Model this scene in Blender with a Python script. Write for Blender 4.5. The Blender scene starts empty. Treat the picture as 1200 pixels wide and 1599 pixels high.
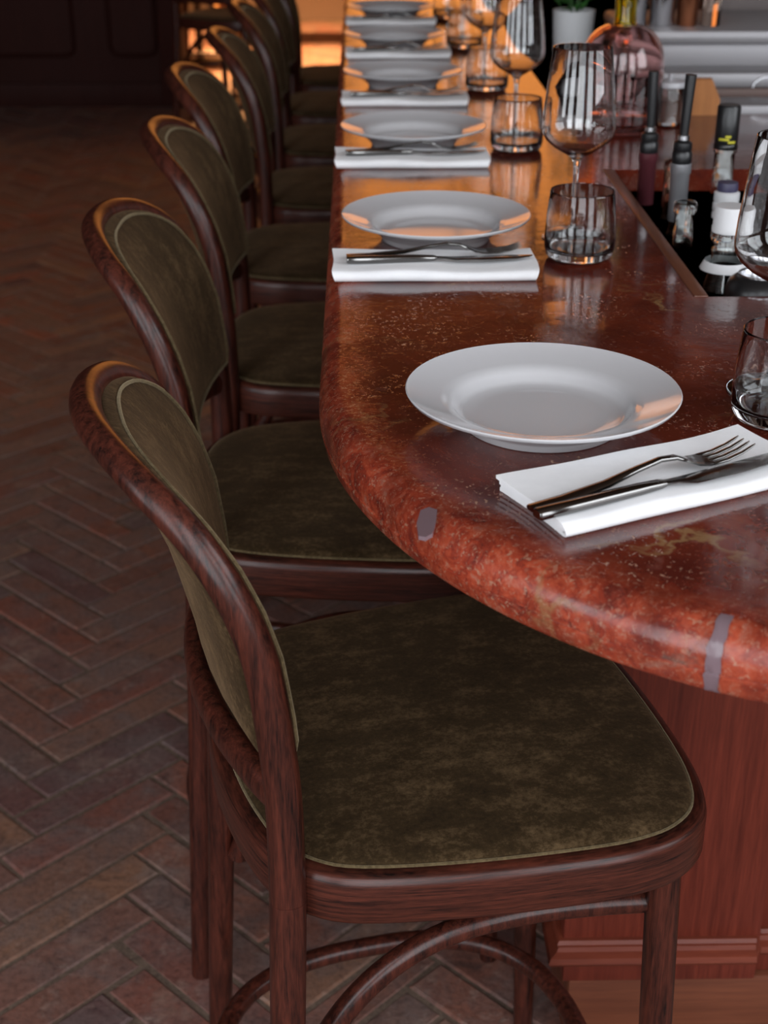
import bpy, bmesh, math, random
import numpy as np
from mathutils import Vector, Matrix
random.seed(7)
PI = math.pi
scene = bpy.context.scene
C = scene.collection

# ------------------------------------------------------------------ camera
F_PX, CAM_H, HORIZON, VANISH_X = 2221.0, 1.556, -270.0, 555.0
PITCH = math.atan((800 - HORIZON) / F_PX)
YAW = math.atan((600 - VANISH_X) / math.hypot(F_PX, 800 - HORIZON))
cam = bpy.data.cameras.new('camera')
cam_o = bpy.data.objects.new('camera', cam)
C.objects.link(cam_o)
cam_o.location = (0, 0, CAM_H)
cam_o.rotation_euler = (PI / 2 - PITCH, 0, -YAW)
cam.sensor_fit = 'VERTICAL'
cam.sensor_height = 36.0
cam.sensor_width = 27.0
cam.lens = F_PX / 1599 * 36.0
cam.clip_start = 0.05
cam.dof.use_dof = True
cam.dof.focus_distance = 1.36
cam.dof.aperture_fstop = 7.1
scene.camera = cam_o

# ------------------------------------------------------------------ world, exposure
world = bpy.data.worlds.new('world')
scene.world = world
world.use_nodes = True
bg = world.node_tree.nodes['Background']
bg.inputs[0].default_value = (0.55, 0.65, 0.8, 1)
bg.inputs[1].default_value = 0.02
vs = scene.view_settings
vs.view_transform = 'Standard'
vs.look = 'None'
vs.gamma = 1.0
vs.use_curve_mapping = False
vs.exposure = 0.0
DAY = 5.5           # brightness of the daylight windows behind the camera
AMBER = 1.75         # brightness of the sunset windows at the far end
ADDED_LAMP = 1300.0     # power of the added warm lamps, all out of view


def ray(x, y):
    c, s = math.cos(PITCH), math.sin(PITCH)
    fw = Vector((math.sin(YAW) * c, math.cos(YAW) * c, -s))
    rt = Vector((math.cos(YAW), -math.sin(YAW), 0))
    up = rt.cross(fw)
    return fw * F_PX + rt * (x - 600) - up * (y - 800)


def at_z(x, y, z):
    r = ray(x, y)
    return Vector((0, 0, CAM_H)) + r * ((z - CAM_H) / r.z)


def at_y(x, y, Y):
    r = ray(x, y)
    return Vector((0, 0, CAM_H)) + r * (Y / r.y)


def project(p):
    c, s = math.cos(PITCH), math.sin(PITCH)
    fw = Vector((math.sin(YAW) * c, math.cos(YAW) * c, -s))
    rt = Vector((math.cos(YAW), -math.sin(YAW), 0))
    up = rt.cross(fw)
    d = Vector(p) - Vector((0, 0, CAM_H))
    z = d.dot(fw)
    return 600 + F_PX * d.dot(rt) / z, 800 - F_PX * d.dot(up) / z, z


# ------------------------------------------------------------------ materials
class NT:
    def __init__(s, name):
        s.m = bpy.data.materials.new(name)
        s.m.use_nodes = True
        s.t = s.m.node_tree
        s.b = s.t.nodes['Principled BSDF']
        s.out = s.t.nodes['Material Output']

    def n(s, typ, **kw):
        nd = s.t.nodes.new(typ)
        for k, v in kw.items():
            if k.startswith('i_'):
                key = k[2:]
                key = int(key) if key.isdigit() else key.replace('_', ' ')
                nd.inputs[key].default_value = v
            else:
                setattr(nd, k, v)
        return nd

    def l(s, a, b):
        s.t.links.new(a, b)

    def set(s, **kw):
        for k, v in kw.items():
            s.b.inputs[k.replace('_', ' ')].default_value = v
        return s

    def ramp(s, fac, stops):
        r = s.n('ShaderNodeValToRGB')
        e = r.color_ramp.elements
        while len(e) < len(stops):
            e.new(0.5)
        for i, (p, c) in enumerate(stops):
            e[i].position = p
            e[i].color = (*c, 1) if len(c) == 3 else c
        s.l(fac, r.inputs[0])
        return r.outputs[0]

    def noise(s, scale, detail=4, rough=.55, coords=None, vscale=None, dist=0):
        nz = s.n('ShaderNodeTexNoise')
        nz.inputs['Scale'].default_value = scale
        nz.inputs['Detail'].default_value = detail
        nz.inputs['Roughness'].default_value = rough
        nz.inputs['Distortion'].default_value = dist
        if coords is None:
            coords = s.coords()
        if vscale:
            mp = s.n('ShaderNodeMapping')
            mp.inputs['Scale'].default_value = vscale
            s.l(coords, mp.inputs[0])
            coords = mp.outputs[0]
        s.l(coords, nz.inputs['Vector'])
        return nz.outputs[0]

    def coords(s, kind='Object'):
        if not hasattr(s, '_tc'):
            s._tc = s.n('ShaderNodeTexCoord')
        return s._tc.outputs[kind]

    def mix(s, fac, a, b, mode='MIX'):
        mx = s.n('ShaderNodeMix', data_type='RGBA', blend_type=mode)
        for sock, v in ((mx.inputs[0], fac), (mx.inputs[6], a), (mx.inputs[7], b)):
            if hasattr(v, 'is_linked'):
                s.l(v, sock)
            elif isinstance(v, (int, float)):
                sock.default_value = v
            else:
                sock.default_value = (*v, 1)
        return mx.outputs[2]

    def math(s, op, a, b=0.0):
        m = s.n('ShaderNodeMath', operation=op)
        for i, v in enumerate((a, b)):
            if hasattr(v, 'is_linked'):
                s.l(v, m.inputs[i])
            else:
                m.inputs[i].default_value = v
        return m.outputs[0]

    def bump(s, h, strength=.2, dist=.002):
        bp = s.n('ShaderNodeBump')
        bp.inputs['Strength'].default_value = strength
        bp.inputs['Distance'].default_value = dist
        s.l(h, bp.inputs['Height'])
        s.l(bp.outputs[0], s.b.inputs['Normal'])

    def color(s, c):
        s.l(c, s.b.inputs['Base Color'])


M = {}


def plain(name, col, rough=.5, metal=0.0, **kw):
    t = NT(name)
    t.set(Base_Color=(*col, 1), Roughness=rough, Metallic=metal, **kw)
    M[name] = t.m
    return t


def wood(name, dark, light, vscale, scale=1.0, rough=.32, coat=.35, contrast=(.3, .72)):
    t = NT(name)
    g1 = t.noise(9 * scale, 6, .65, vscale=vscale, dist=.4)
    g2 = t.noise(60 * scale, 3, .6, vscale=vscale)
    f = t.math('ADD', t.math('MULTIPLY', g1, .65), t.math('MULTIPLY', g2, .35))
    t.color(t.ramp(f, [(contrast[0], dark), (contrast[1], light)]))
    big = t.noise(3, 2)
    rr = t.math('ADD', t.math('MULTIPLY', big, .18), rough - .09)
    t.l(rr, t.b.inputs['Roughness'])
    t.set(Coat_Weight=coat, Coat_Roughness=.22)
    t.bump(g2, .05, .0005)
    t.set(Specular_IOR_Level=.12 if name == 'dark_panel' else .30)
    M[name] = t.m


wood('stool_wood', (.0048, .0022, .0020), (.092, .0215, .0125), (14, 14, .9), 1.0, .31, .10, (.36, .66))
wood('stool_wood_ring', (.0052, .0024, .0021), (.100, .0245, .0140), (1.2, 1.2, 30), 1.0, .33, .10, (.36, .66))
wood('mahogany', (.075, .0125, .0075), (.185, .033, .018), (9, 9, .45), .7, .42, .08, (.34, .66))
wood('mahogany_rail', (.095, .018, .010), (.21, .045, .022), (.6, .6, 12), .6, .42, .05)
wood('plinth_wood', (.10, .030, .016), (.20, .062, .030), (.6, .6, 14), .5, .42, .1)
wood('trim_wood', (.085, .030, .017), (.15, .055, .030), (8, .8, 8), .6, .35, .2)
wood('dark_panel', (.030, .0085, .0066), (.050, .0145, .0110), (6, 6, .6), .6, .62, .0)
wood('board_wood', (.30, .12, .045), (.48, .20, .07), (8, 1, 1), .6, .45, .05)
wood('bench_wood', (.50, .25, .10), (.66, .36, .16), (1, 8, 8), .5, .5, .05)

# velvet
t = NT('olive_velvet')
n1 = t.noise(26, 5, .7, vscale=(1, 1.6, .8))
n2 = t.noise(170, 4, .75)
n3 = t.noise(7, 3, .6)
f = t.math('ADD', t.math('MULTIPLY', n1, .42), t.math('ADD', t.math('MULTIPLY', n2, .33), t.math('MULTIPLY', n3, .25)))
t.color(t.ramp(f, [(.36, (.011, .0062, .0026)), (.50, (.033, .0192, .0076)), (.64, (.112, .070, .033))]))
t.set(Roughness=.92, Sheen_Weight=.22, Sheen_Roughness=.4, Sheen_Tint=(.66, .42, .24, 1), Specular_IOR_Level=.12)
t.bump(n2, .35, .0016)
M['olive_velvet'] = t.m
t = NT('velvet_welt')
n2 = t.noise(220, 3, .7)
t.color(t.ramp(n2, [(.3, (.055, .037, .017)), (.7, (.14, .10, .05))]))
t.set(Roughness=.9, Sheen_Weight=.5, Sheen_Tint=(.7, .58, .38, 1), Specular_IOR_Level=.12)
M['velvet_welt'] = t.m

# red travertine
t = NT('red_stone')
co = t.coords()
b1 = t.noise(5.5, 6, .62, dist=1.2)
base = t.ramp(b1, [(.28, (.036, .0065, .0052)), (.45, (.074, .0108, .0070)), (.58, (.120, .0190, .0098)), (.74, (.19, .038, .018))])
b2 = t.noise(17, 6, .7, dist=.8)
base = t.mix(t.ramp(b2, [(.52, (0, 0, 0)), (.70, (.75, .75, .75))]), base, (.055, .012, .013))
b2b = t.noise(23, 5, .65, dist=.5)
base = t.mix(t.ramp(b2b, [(.60, (0, 0, 0)), (.72, (.55, .55, .55))]), base, (.20, .085, .068))
# beige flecks gathered in clusters
cl = t.noise(9, 3, .6)
fa = t.noise(200, 3, .62, vscale=(1, .75, 1), dist=.8)
flm = t.math('MULTIPLY', t.ramp(fa, [(.60, (0, 0, 0)), (.67, (1, 1, 1))]), t.ramp(cl, [(.47, (0, 0, 0)), (.60, (1, 1, 1))]))
fine = t.noise(230, 2, .5)
flm2 = t.math('MULTIPLY', t.ramp(fine, [(.62, (0, 0, 0)), (.70, (.8, .8, .8))]), t.ramp(b2, [(.40, (.35, .35, .35)), (.6, (1, 1, 1))]))
# outer edge: window light painted in as paler red, plus dense worn flecks
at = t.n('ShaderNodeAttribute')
at.attribute_name = 'edge_lit_worn'
lit_worn = t.math('MULTIPLY', at.outputs['Fac'], t.ramp(t.noise(13, 4, .65), [(.30, (.15, .15, .15)), (.58, (1, 1, 1))]))
lit_red = t.ramp(t.noise(42, 6, .75, dist=.9), [(.32, (.085, .013, .010)), (.46, (.29, .036, .016)), (.57, (.43, .072, .030)), (.70, (.40, .17, .12))])
base = t.mix(t.math('MULTIPLY', lit_worn, .85), base, lit_red)
flm3 = t.math('MULTIPLY', t.ramp(t.noise(210, 4, .7, dist=.7), [(.56, (0, 0, 0)), (.64, (1, 1, 1))]), lit_worn)
flm = t.math('MAXIMUM', t.math('MULTIPLY', flm, .8), t.math('MAXIMUM', t.math('MULTIPLY', flm2, .3), t.math('MULTIPLY', flm3, .7)))
base = t.mix(flm, base, (.36, .21, .135))
# ochre veins
vn = t.n('ShaderNodeTexVoronoi', feature='DISTANCE_TO_EDGE')
vn.inputs['Scale'].default_value = 4.2
wz = t.n('ShaderNodeTexNoise')
wz.inputs['Scale'].default_value = 9
wz.inputs['Detail'].default_value = 5
t.l(co, wz.inputs['Vector'])
wv = t.n('ShaderNodeVectorMath', operation='MULTIPLY_ADD')
t.l(wz.outputs[1], wv.inputs[0])
wv.inputs[1].default_value = (.28, .28, .28)
t.l(co, wv.inputs[2])
t.l(wv.outputs[0], vn.inputs['Vector'])
vm = t.math('MULTIPLY', t.ramp(vn.outputs[0], [(.004, (1, 1, 1)), (.022, (0, 0, 0))]), t.ramp(t.noise(6, 3), [(.52, (0, 0, 0)), (.66, (.6, .6, .6))]))
base = t.mix(vm, base, (.27, .17, .075))
# grey-green blotches
gb = t.noise(21, 4, .7, dist=.6)
base = t.mix(t.ramp(gb, [(.66, (0, 0, 0)), (.74, (.7, .7, .7))]), base, (.075, .055, .046))
pits = t.math('MULTIPLY', t.ramp(t.noise(75, 5, .8, dist=.6), [(.60, (0, 0, 0)), (.68, (.8, .8, .8))]), t.math('ADD', t.math('MULTIPLY', lit_worn, .8), .2))
base = t.mix(pits, base, (.050, .014, .012))
t.color(base)
rg = t.math('ADD', t.math('MULTIPLY', b2, .10), .055)
t.l(t.math('ADD', t.math('ADD', rg, t.math('MULTIPLY', lit_worn, .22)), t.math('MULTIPLY', flm, .25)), t.b.inputs['Roughness'])
t.set(IOR=1.55, Coat_Weight=.0)
t.bump(t.math('SUBTRACT', t.noise(45, 3), t.math('MULTIPLY', t.math('ADD', flm, pits), .8)), .16, .0014)
M['red_stone'] = t.m
plain('lilac_filler', (.17, .115, .130), .22)

# bricks: hue differs from brick to brick
t = NT('brick')
oi = t.n('ShaderNodeObjectInfo')
ge = t.n('ShaderNodeNewGeometry')
rnd = t.math('FRACT', t.math('ADD', oi.outputs['Random'], t.math('MULTIPLY', ge.outputs['Random Per Island'], 1.0)))
bc = t.ramp(rnd, [(0.0, (.150, .062, .048)), (.2, (.220, .090, .062)), (.42, (.185, .096, .077)),
                  (.62, (.260, .130, .080)), (.8, (.125, .068, .066)), (1.0, (.250, .084, .054))])
world_c = ge.outputs['Position']
s1 = t.noise(9, 6, .7, coords=world_c, dist=.4)
bc = t.mix(t.ramp(s1, [(.42, (0, 0, 0)), (.66, (.8, .8, .8))]), bc, (.150, .108, .100))
s2 = t.noise(5.2, 4, .7, coords=world_c)
bc = t.mix(t.ramp(s2, [(.58, (0, 0, 0)), (.72, (.65, .65, .65))]), bc, (.31, .215, .17))
s3 = t.noise(90, 4, .7, coords=world_c)
s4 = t.noise(16, 5, .75, coords=world_c, dist=.8)
bc = t.mix(t.ramp(s4, [(.55, (0, 0, 0)), (.70, (.7, .7, .7))]), bc, (.055, .035, .032))
s5 = t.noise(27, 6, .8, coords=world_c)
bc = t.mix(t.ramp(s5, [(.56, (0, 0, 0)), (.70, (.5, .5, .5))]), bc, (.34, .245, .20))
bc = t.mix(.7, bc, t.ramp(s3, [(.25, (.35, .32, .32)), (.5, (1, 1, 1)), (.75, (1.35, 1.3, 1.25))]), 'MULTIPLY')
t.color(bc)
t.l(t.ramp(s1, [(.3, (.42, .42, .42)), (.7, (.68, .68, .68))]), t.b.inputs['Roughness'])
t.bump(t.math('ADD', t.math('MULTIPLY', s1, .7), t.math('MULTIPLY', s3, .45)), .75, .005)
M['brick'] = t.m
t = NT('mortar')
s3 = t.noise(120, 4, .7)
t.color(t.ramp(s3, [(.3, (.075, .048, .034)), (.7, (.19, .125, .088))]))
t.set(Roughness=.9)
t.bump(s3, .5, .003)
M['mortar'] = t.m

plain('porcelain', (.53, .525, .54), .10, 0, Coat_Weight=.3, Coat_Roughness=.04)
t = NT('linen')
w1 = t.noise(420, 2, .5)
w2 = t.noise(35, 4, .6)
t.color(t.mix(.5, t.ramp(w2, [(.3, (.70, .70, .72)), (.7, (.82, .82, .83))]), (.78, .78, .79)))
t.set(Roughness=.95, Sheen_Weight=.2)
t.bump(t.math('ADD', t.math('MULTIPLY', w1, .3), w2), .25, .0015)
M['linen'] = t.m
plain('cutlery_steel', (.20, .195, .19), .14, 1.0)
plain('steel', (.60, .60, .62), .22, 1.0)
plain('brushed_steel', (.30, .29, .30), .48, .5)
plain('satin_grey', (.42, .42, .44), .35, .0)
plain('black_plastic', (.010, .010, .011), .32)
plain('white_plastic', (.62, .62, .63), .35)
plain('grey_foil', (.36, .36, .38), .35, .6)
plain('maroon_foil', (.085, .020, .026), .35, .1)
plain('yellow_print', (.55, .50, .03), .5)
plain('purple_cap', (.05, .045, .09), .4)
plain('well_liner', (.05, .052, .054), .35, .5)
plain('brown_laminate', (.085, .035, .022), .4)
plain('copper', (.42, .16, .08), .3, 1.0)
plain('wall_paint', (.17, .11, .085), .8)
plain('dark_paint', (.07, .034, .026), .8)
plain('ceiling_paint', (.17, .115, .085), .9)
plain('splash_grey', (.135, .110, .105), .5)
plain('frame_black', (.02, .02, .02), .5)
plain('pot_grey', (.50, .51, .52), .6)
plain('soil', (.02, .014, .01), .95)
plain('brass', (.5, .33, .12), .3, 1.0)


def glass(name, col=(1, 1, 1), rough=0.0, ior=1.5):
    t = NT(name)
    t.set(Base_Color=(*col, 1), Roughness=rough, IOR=ior, Transmission_Weight=1.0)
    M[name] = t.m


glass('clear_glass', (.985, .985, .985))
glass('pink_glass', (.93, .67, .66))
glass('yellow_glass', (.86, .74, .07))
glass('green_bottle_glass', (.62, .70, .64))
glass('pale_bottle_glass', (.90, .93, .92))
glass('brown_bottle_glass', (.66, .52, .44))
glass('red_liquor', (.62, .09, .03), 0, 1.36)
glass('dark_liquor', (.60, .66, .62), 0, 1.36)
t = NT('leaf')
t.color(t.ramp(t.noise(40), [(.3, (.012, .05, .010)), (.7, (.04, .15, .025))]))
t.set(Roughness=.5)
M['leaf'] = t.m


def emitter(name, col, strength):
    t = NT(name)
    e = t.n('ShaderNodeEmission')
    e.inputs[0].default_value = (*col, 1)
    e.inputs[1].default_value = strength
    t.l(e.outputs[0], t.out.inputs[0])
    M[name] = t.m


emitter('daylight_pane', (.91, .95, 1.0), DAY)
emitter('sunset_pane', (1.0, .34, .075), AMBER)
emitter('added_lamp_glow', (1.0, .6, .28), 12)


# ------------------------------------------------------------------ mesh helpers
def link(name, me, mat=None, parent=None):
    o = bpy.data.objects.new(name, me)
    C.objects.link(o)
    if mat:
        me.materials.append(M[mat] if isinstance(mat, str) else mat)
    if parent:
        o.parent = parent
    return o


def from_bm(name, bm, mat, parent=None, smooth=True, angle=40):
    me = bpy.data.meshes.new(name)
    bmesh.ops.recalc_face_normals(bm, faces=bm.faces[:])
    bm.to_mesh(me)
    bm.free()
    if smooth:
        me.polygons.foreach_set('use_smooth', [True] * len(me.polygons))
        me.set_sharp_from_angle(angle=math.radians(angle))
    return link(name, me, mat, parent)


def empty(name, loc=(0, 0, 0), rz=0, label=None, cat=None, group=None):
    o = bpy.data.objects.new(name, None)
    C.objects.link(o)
    o.location = loc
    o.rotation_euler = (0, 0, rz)
    o.empty_display_size = .05
    tag(o, label, cat, group)
    return o


def tag(o, label=None, cat=None, group=None, kind=None):
    if label: o['label'] = label
    if cat: o['category'] = cat
    if group: o['group'] = group
    if kind: o['kind'] = kind
    return o


def copy_tree(o, parent=None):
    c = o.copy()
    C.objects.link(c)
    c.parent = parent
    for ch in o.children:
        copy_tree(ch, c)
    return c


def box(bm, x0, x1, y0, y1, z0, z1, bevel=0.0):
    vs_ = [bm.verts.new((x, y, z)) for x in (x0, x1) for y in (y0, y1) for z in (z0, z1)]
    idx = [(0, 1, 3, 2), (4, 6, 7, 5), (0, 4, 5, 1), (2, 3, 7, 6), (0, 2, 6, 4), (1, 5, 7, 3)]
    fs = [bm.faces.new([vs_[i] for i in f]) for f in idx]
    if bevel:
        es = list({e for f in fs for e in f.edges})
        bmesh.ops.bevel(bm, geom=es, offset=bevel, segments=2, affect='EDGES', profile=.5)
    return vs_


def box_obj(name, dims, mat, parent=None, bevel=.002):
    bm = bmesh.new()
    box(bm, *dims, bevel=bevel)
    return from_bm(name, bm, mat, parent, True, 35)


def lathe(name, prof, mat, parent=None, seg=48, loc=(0, 0, 0), angle=50):
    bm = bmesh.new()
    rings = []
    for r, z in prof:
        if r < 1e-6:
            rings.append([bm.verts.new((loc[0], loc[1], loc[2] + z))])
        else:
            rings.append([bm.verts.new((loc[0] + r * math.cos(2 * PI * i / seg), loc[1] + r * math.sin(2 * PI * i / seg), loc[2] + z)) for i in range(seg)])
    for a, b in zip(rings, rings[1:]):
        for i in range(seg):
            j = (i + 1) % seg
            if len(a) == 1 and len(b) == 1:
                continue
            if len(a) == 1:
                bm.faces.new((a[0], b[i], b[j]))
            elif len(b) == 1:
                bm.faces.new((a[i], b[0], a[j]))
            else:
                bm.faces.new((a[i], b[i], b[j], a[j]))
    return from_bm(name, bm, mat, parent, True, angle)


def smooth_path(pts, n, closed=False):
    P = [Vector(p) for p in pts]
    N = len(P)
    out = []
    segs = N if closed else N - 1
    for i in range(segs):
        if closed:
            p0, p1, p2, p3 = P[(i - 1) % N], P[i], P[(i + 1) % N], P[(i + 2) % N]
        else:
            p1, p2 = P[i], P[i + 1]
            p0 = P[i - 1] if i else p1 * 2 - p2
            p3 = P[i + 2] if i + 2 < N else p2 * 2 - p1
        for k in range(n):
            t = k / n
            out.append(.5 * ((2 * p1) + (p2 - p0) * t + (2 * p0 - 5 * p1 + 4 * p2 - p3) * t * t + (3 * p1 - p0 - 3 * p2 + p3) * t ** 3))
    if not closed:
        out.append(P[-1].copy())
    return out


def sweep(bm, path, ra, rb=None, seg=14, closed=False, up=Vector((0, 0, 1)), power=2.0):
    """sweep a (super)ellipse along a path; ra / rb are numbers or lists; ra lies along 'up'-ish"""
    n = len(path)
    rb = ra if rb is None else rb
    A = ra if isinstance(ra, (list, tuple)) else [ra] * n
    Bq = rb if isinstance(rb, (list, tuple)) else [rb] * n
    rings = []
    nrm = None
    for i, p in enumerate(path):
        if closed:
            tg = path[(i + 1) % n] - path[i - 1]
        else:
            tg = path[min(i + 1, n - 1)] - path[max(i - 1, 0)]
        tg.normalize()
        if nrm is None or closed:
            nrm = up - tg * up.dot(tg)
            if nrm.length < .2:
                nrm = Vector((1, 0, 0)) - tg * tg.x
        else:
            nrm = nrm - tg * nrm.dot(tg)
        nrm.normalize()
        bn = tg.cross(nrm)
        ring = []
        for k in range(seg):
            a = 2 * PI * k / seg
            ca, sa = math.cos(a), math.sin(a)
            ca = math.copysign(abs(ca) ** (2 / power), ca)
            sa = math.copysign(abs(sa) ** (2 / power), sa)
            ring.append(bm.verts.new(p + nrm * (A[i] * ca) + bn * (Bq[i] * sa)))
        rings.append(ring)
    m = n if closed else n - 1
    for i in range(m):
        a, b = rings[i], rings[(i + 1) % n]
        for k in range(seg):
            bm.faces.new((a[k], a[(k + 1) % seg], b[(k + 1) % seg], b[k]))
    if not closed:
        bm.faces.new(rings[0])
        bm.faces.new(rings[-1][::-1])


def tube(name, pts, r, mat, parent=None, n=8, seg=14, closed=False, rb=None, power=2.0, up=Vector((0, 0, 1))):
    bm = bmesh.new()
    sweep(bm, smooth_path(pts, n, closed), r, rb, seg, closed, up, power)
    return from_bm(name, bm, mat, parent, True, 60)


def prism(bm, pts, z0, z1):
    a = [bm.verts.new((x, y, z0)) for x, y in pts]
    b = [bm.verts.new((x, y, z1)) for x, y in pts]
    bm.faces.new(a[::-1])
    bm.faces.new(b)
    n = len(pts)
    for i in range(n):
        bm.faces.new((a[i], a[(i + 1) % n], b[(i + 1) % n], b[i]))


# ================================================================== the room
ORD = ['first', 'second', 'third', 'fourth', 'fifth', 'sixth', 'seventh', 'eighth', 'ninth', 'tenth']
X0, X1, Y0, Y1, ZC = -4.2, 3.0, -1.7, 13.4, 4.5
CZ = 1.061     # counter top
floor = box_obj('floor', (X0, X1, Y0, Y1, -.12, -.0028), 'mortar', bevel=0)
tag(floor, kind='structure')

# herringbone bricks at 45 degrees to the bar
BL, BW, JOINT = .318, .0755, .0055
q = math.sqrt(.5)
ax, ay = Vector((q, q)), Vector((q, -q))
anchor = Vector((-.612, 1.908))


def brick_mesh(seed, horizontal):
    rr = random.Random(seed)
    bm = bmesh.new()
    l, w, h = BL / 2 - JOINT / 2, BW / 2 - JOINT / 2, .03
    j = lambda s=.0016: rr.uniform(-s, s)
    ch = .0032
    top, mid, bot = [], [], []
    for sx, sy in ((-1, -1), (1, -1), (1, 1), (-1, 1)):
        x, y = sx * l + j(), sy * w + j()
        mid.append(bm.verts.new((x, y, -ch + j(.0008))))
        top.append(bm.verts.new((x - sx * ch * 1.3, y - sy * ch * 1.3, j(.0010))))
        bot.append(bm.verts.new((x, y, -h)))
    bm.faces.new(top)
    for i in range(4):
        k = (i + 1) % 4
        bm.faces.new((mid[i], mid[k], top[k], top[i]))
        bm.faces.new((bot[i], bot[k], mid[k], mid[i]))
    d = ax if horizontal else ay
    bmesh.ops.rotate(bm, verts=bm.verts[:], cent=(0, 0, 0), matrix=Matrix.Rotation(math.atan2(d.y, d.x), 3, 'Z'))
    bmesh.ops.recalc_face_normals(bm, faces=bm.faces[:])
    me = bpy.data.meshes.new('brick')
    bm.to_mesh(me)
    bm.free()
    me.materials.append(M['brick'])
    return me


variants = {h: [brick_mesh(10 * h + s, bool(h)) for s in range(8)] for h in (0, 1)}
spots = []
for k in range(-90, 130):
    for m in range(-16, 22):
        o = (k * BW + m * BL, -k * BW + m * BL)
        for h, cx, cy in ((1, BL / 2, BW / 2), (0, -BW / 2, BW - BL / 2)):
            p = anchor + ax * (o[0] + cx) + ay * (o[1] + cy)
            if X0 + .2 < p.x < X1 - .2 and Y0 + .2 < p.y < Y1 - .2:
                spots.append((p.x, p.y, h))
near, rest = [], []
for s in spots:
    ix, iy, dz = project((s[0], s[1], 0))
    if dz > .3 and -60 < ix < 900 and -60 < iy < 1690 and s[1] < 7.5:
        near.append((dz, s))
    else:
        rest.append(s)
near.sort()


def hidden(s):   # under the bar or the stools: not in view
    return s[0] > .28 and s[1] > 1.4


vis = [s for d, s in near if not hidden(s)]
near_set = vis[:300]
rest += vis[300:] + [s for d, s in near if hidden(s)]
for i, (x, y, h) in enumerate(near_set):
    o = bpy.data.objects.new('brick', random.choice(variants[h]))
    C.objects.link(o)
    o.parent = floor
    o.location = (x, y, random.uniform(-.0016, .0012))
    o.rotation_euler = (random.uniform(-.006, .006), random.uniform(-.006, .006), random.uniform(-.008, .008))
vv, ff = [], []
for (x, y, h) in rest:
    me = variants[h][random.randrange(8)]
    b0 = len(vv)
    dz = random.uniform(-.0014, .001)
    vv += [(v.co.x + x, v.co.y + y, v.co.z + dz) for v in me.vertices]
    ff += [[b0 + i for i in p.vertices] for p in me.polygons]
me = bpy.data.meshes.new('brick_field')
me.from_pydata(vv, [], ff)
far_b = link('brick_field', me, 'brick', floor)
far_b['kind'] = 'stuff'

ceiling = tag(box_obj('ceiling', (X0, X1, Y0, Y1, ZC, ZC + .1), 'ceiling_paint', bevel=0), kind='structure')
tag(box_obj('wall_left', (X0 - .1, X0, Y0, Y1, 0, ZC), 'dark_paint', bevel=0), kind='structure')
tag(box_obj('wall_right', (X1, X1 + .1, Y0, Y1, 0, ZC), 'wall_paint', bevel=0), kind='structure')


def wall_with_openings(name, y0, y1, openings, mat):
    """wall across X with rectangular openings (x0, x1, z0, z1), left to right"""
    bm = bmesh.new()
    x = X0
    for (a, b, c, d) in openings:
        box(bm, x, a, y0, y1, 0, ZC)
        box(bm, a, b, y0, y1, 0, c)
        box(bm, a, b, y0, y1, d, ZC)
        x = b
    box(bm, x, X1, y0, y1, 0, ZC)
    return tag(from_bm(name, bm, mat, None, False), kind='structure')


def window(name, x0, x1, z0, z1, y, pane_mat, nx, nz, face, loc=None, rz=0):
    w = empty(name, loc or ((x0 + x1) / 2, y, z0), rz)
    w['kind'] = 'structure'
    hw, hz = (x1 - x0) / 2, z1 - z0
    t_ = .05
    bm = bmesh.new()
    box(bm, -hw, -hw + t_, -.04, .04, 0, hz)
    box(bm, hw - t_, hw, -.04, .04, 0, hz)
    box(bm, -hw, hw, -.04, .04, 0, t_)
    box(bm, -hw, hw, -.04, .04, hz - t_, hz)
    for i in range(1, nx):
        x = -hw + 2 * hw * i / nx
        box(bm, x - .018, x + .018, -.03, .03, 0, hz)
    for i in range(1, nz):
        z = hz * i / nz
        box(bm, -hw, hw, -.03, .03, z - .018, z + .018)
    from_bm('window_frame', bm, 'frame_black', w, False)
    for i in range(nx):
        for j in range(nz):
            bm = bmesh.new()
            xa, xb = -hw + 2 * hw * i / nx, -hw + 2 * hw * (i + 1) / nx
            za, zb = hz * j / nz, hz * (j + 1) / nz
            p = [bm.verts.new((x, 0, z)) for x, z in ((xa, za), (xb, za), (xb, zb), (xa, zb))]
            bm.faces.new(p if face < 0 else p[::-1])
            from_bm('pane', bm, pane_mat, w, False)
    return w


back_open = [(-3.3, -1.7, .6, 3.9), (-1.0, .6, .6, 3.9), (1.2, 2.6, .6, 3.9)]
wall_with_openings('wall_back', Y0 - .1, Y0, back_open, 'wall_paint')
for i, (a, b, c, d) in enumerate(back_open):
    window('window_%d' % (i + 1), a, b, c, d, Y0 - .05, 'daylight_pane', 1, 2, 1)
window('window_6', -.6, .6, 1.0, 3.3, 0, 'daylight_pane', 1, 1, 1, (X0 + .045, -.75, 1.0), -PI / 2)
window('window_7', -1.1, 1.1, 1.2, 3.6, 0, 'daylight_pane', 2, 1, 1, (X1 - .045, .1, 1.2), PI / 2)
far_open = [(-1.5, 2.1, 1.15, 4.2)]
wall_with_openings('wall_far', Y1, Y1 + .1, far_open, 'wall_paint')
for i, (a, b, c, d) in enumerate(far_open):
    window('window_%d' % (i + 4), a, b, c, d, Y1 + .05, 'sunset_pane', 3, 2, -1)

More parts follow.
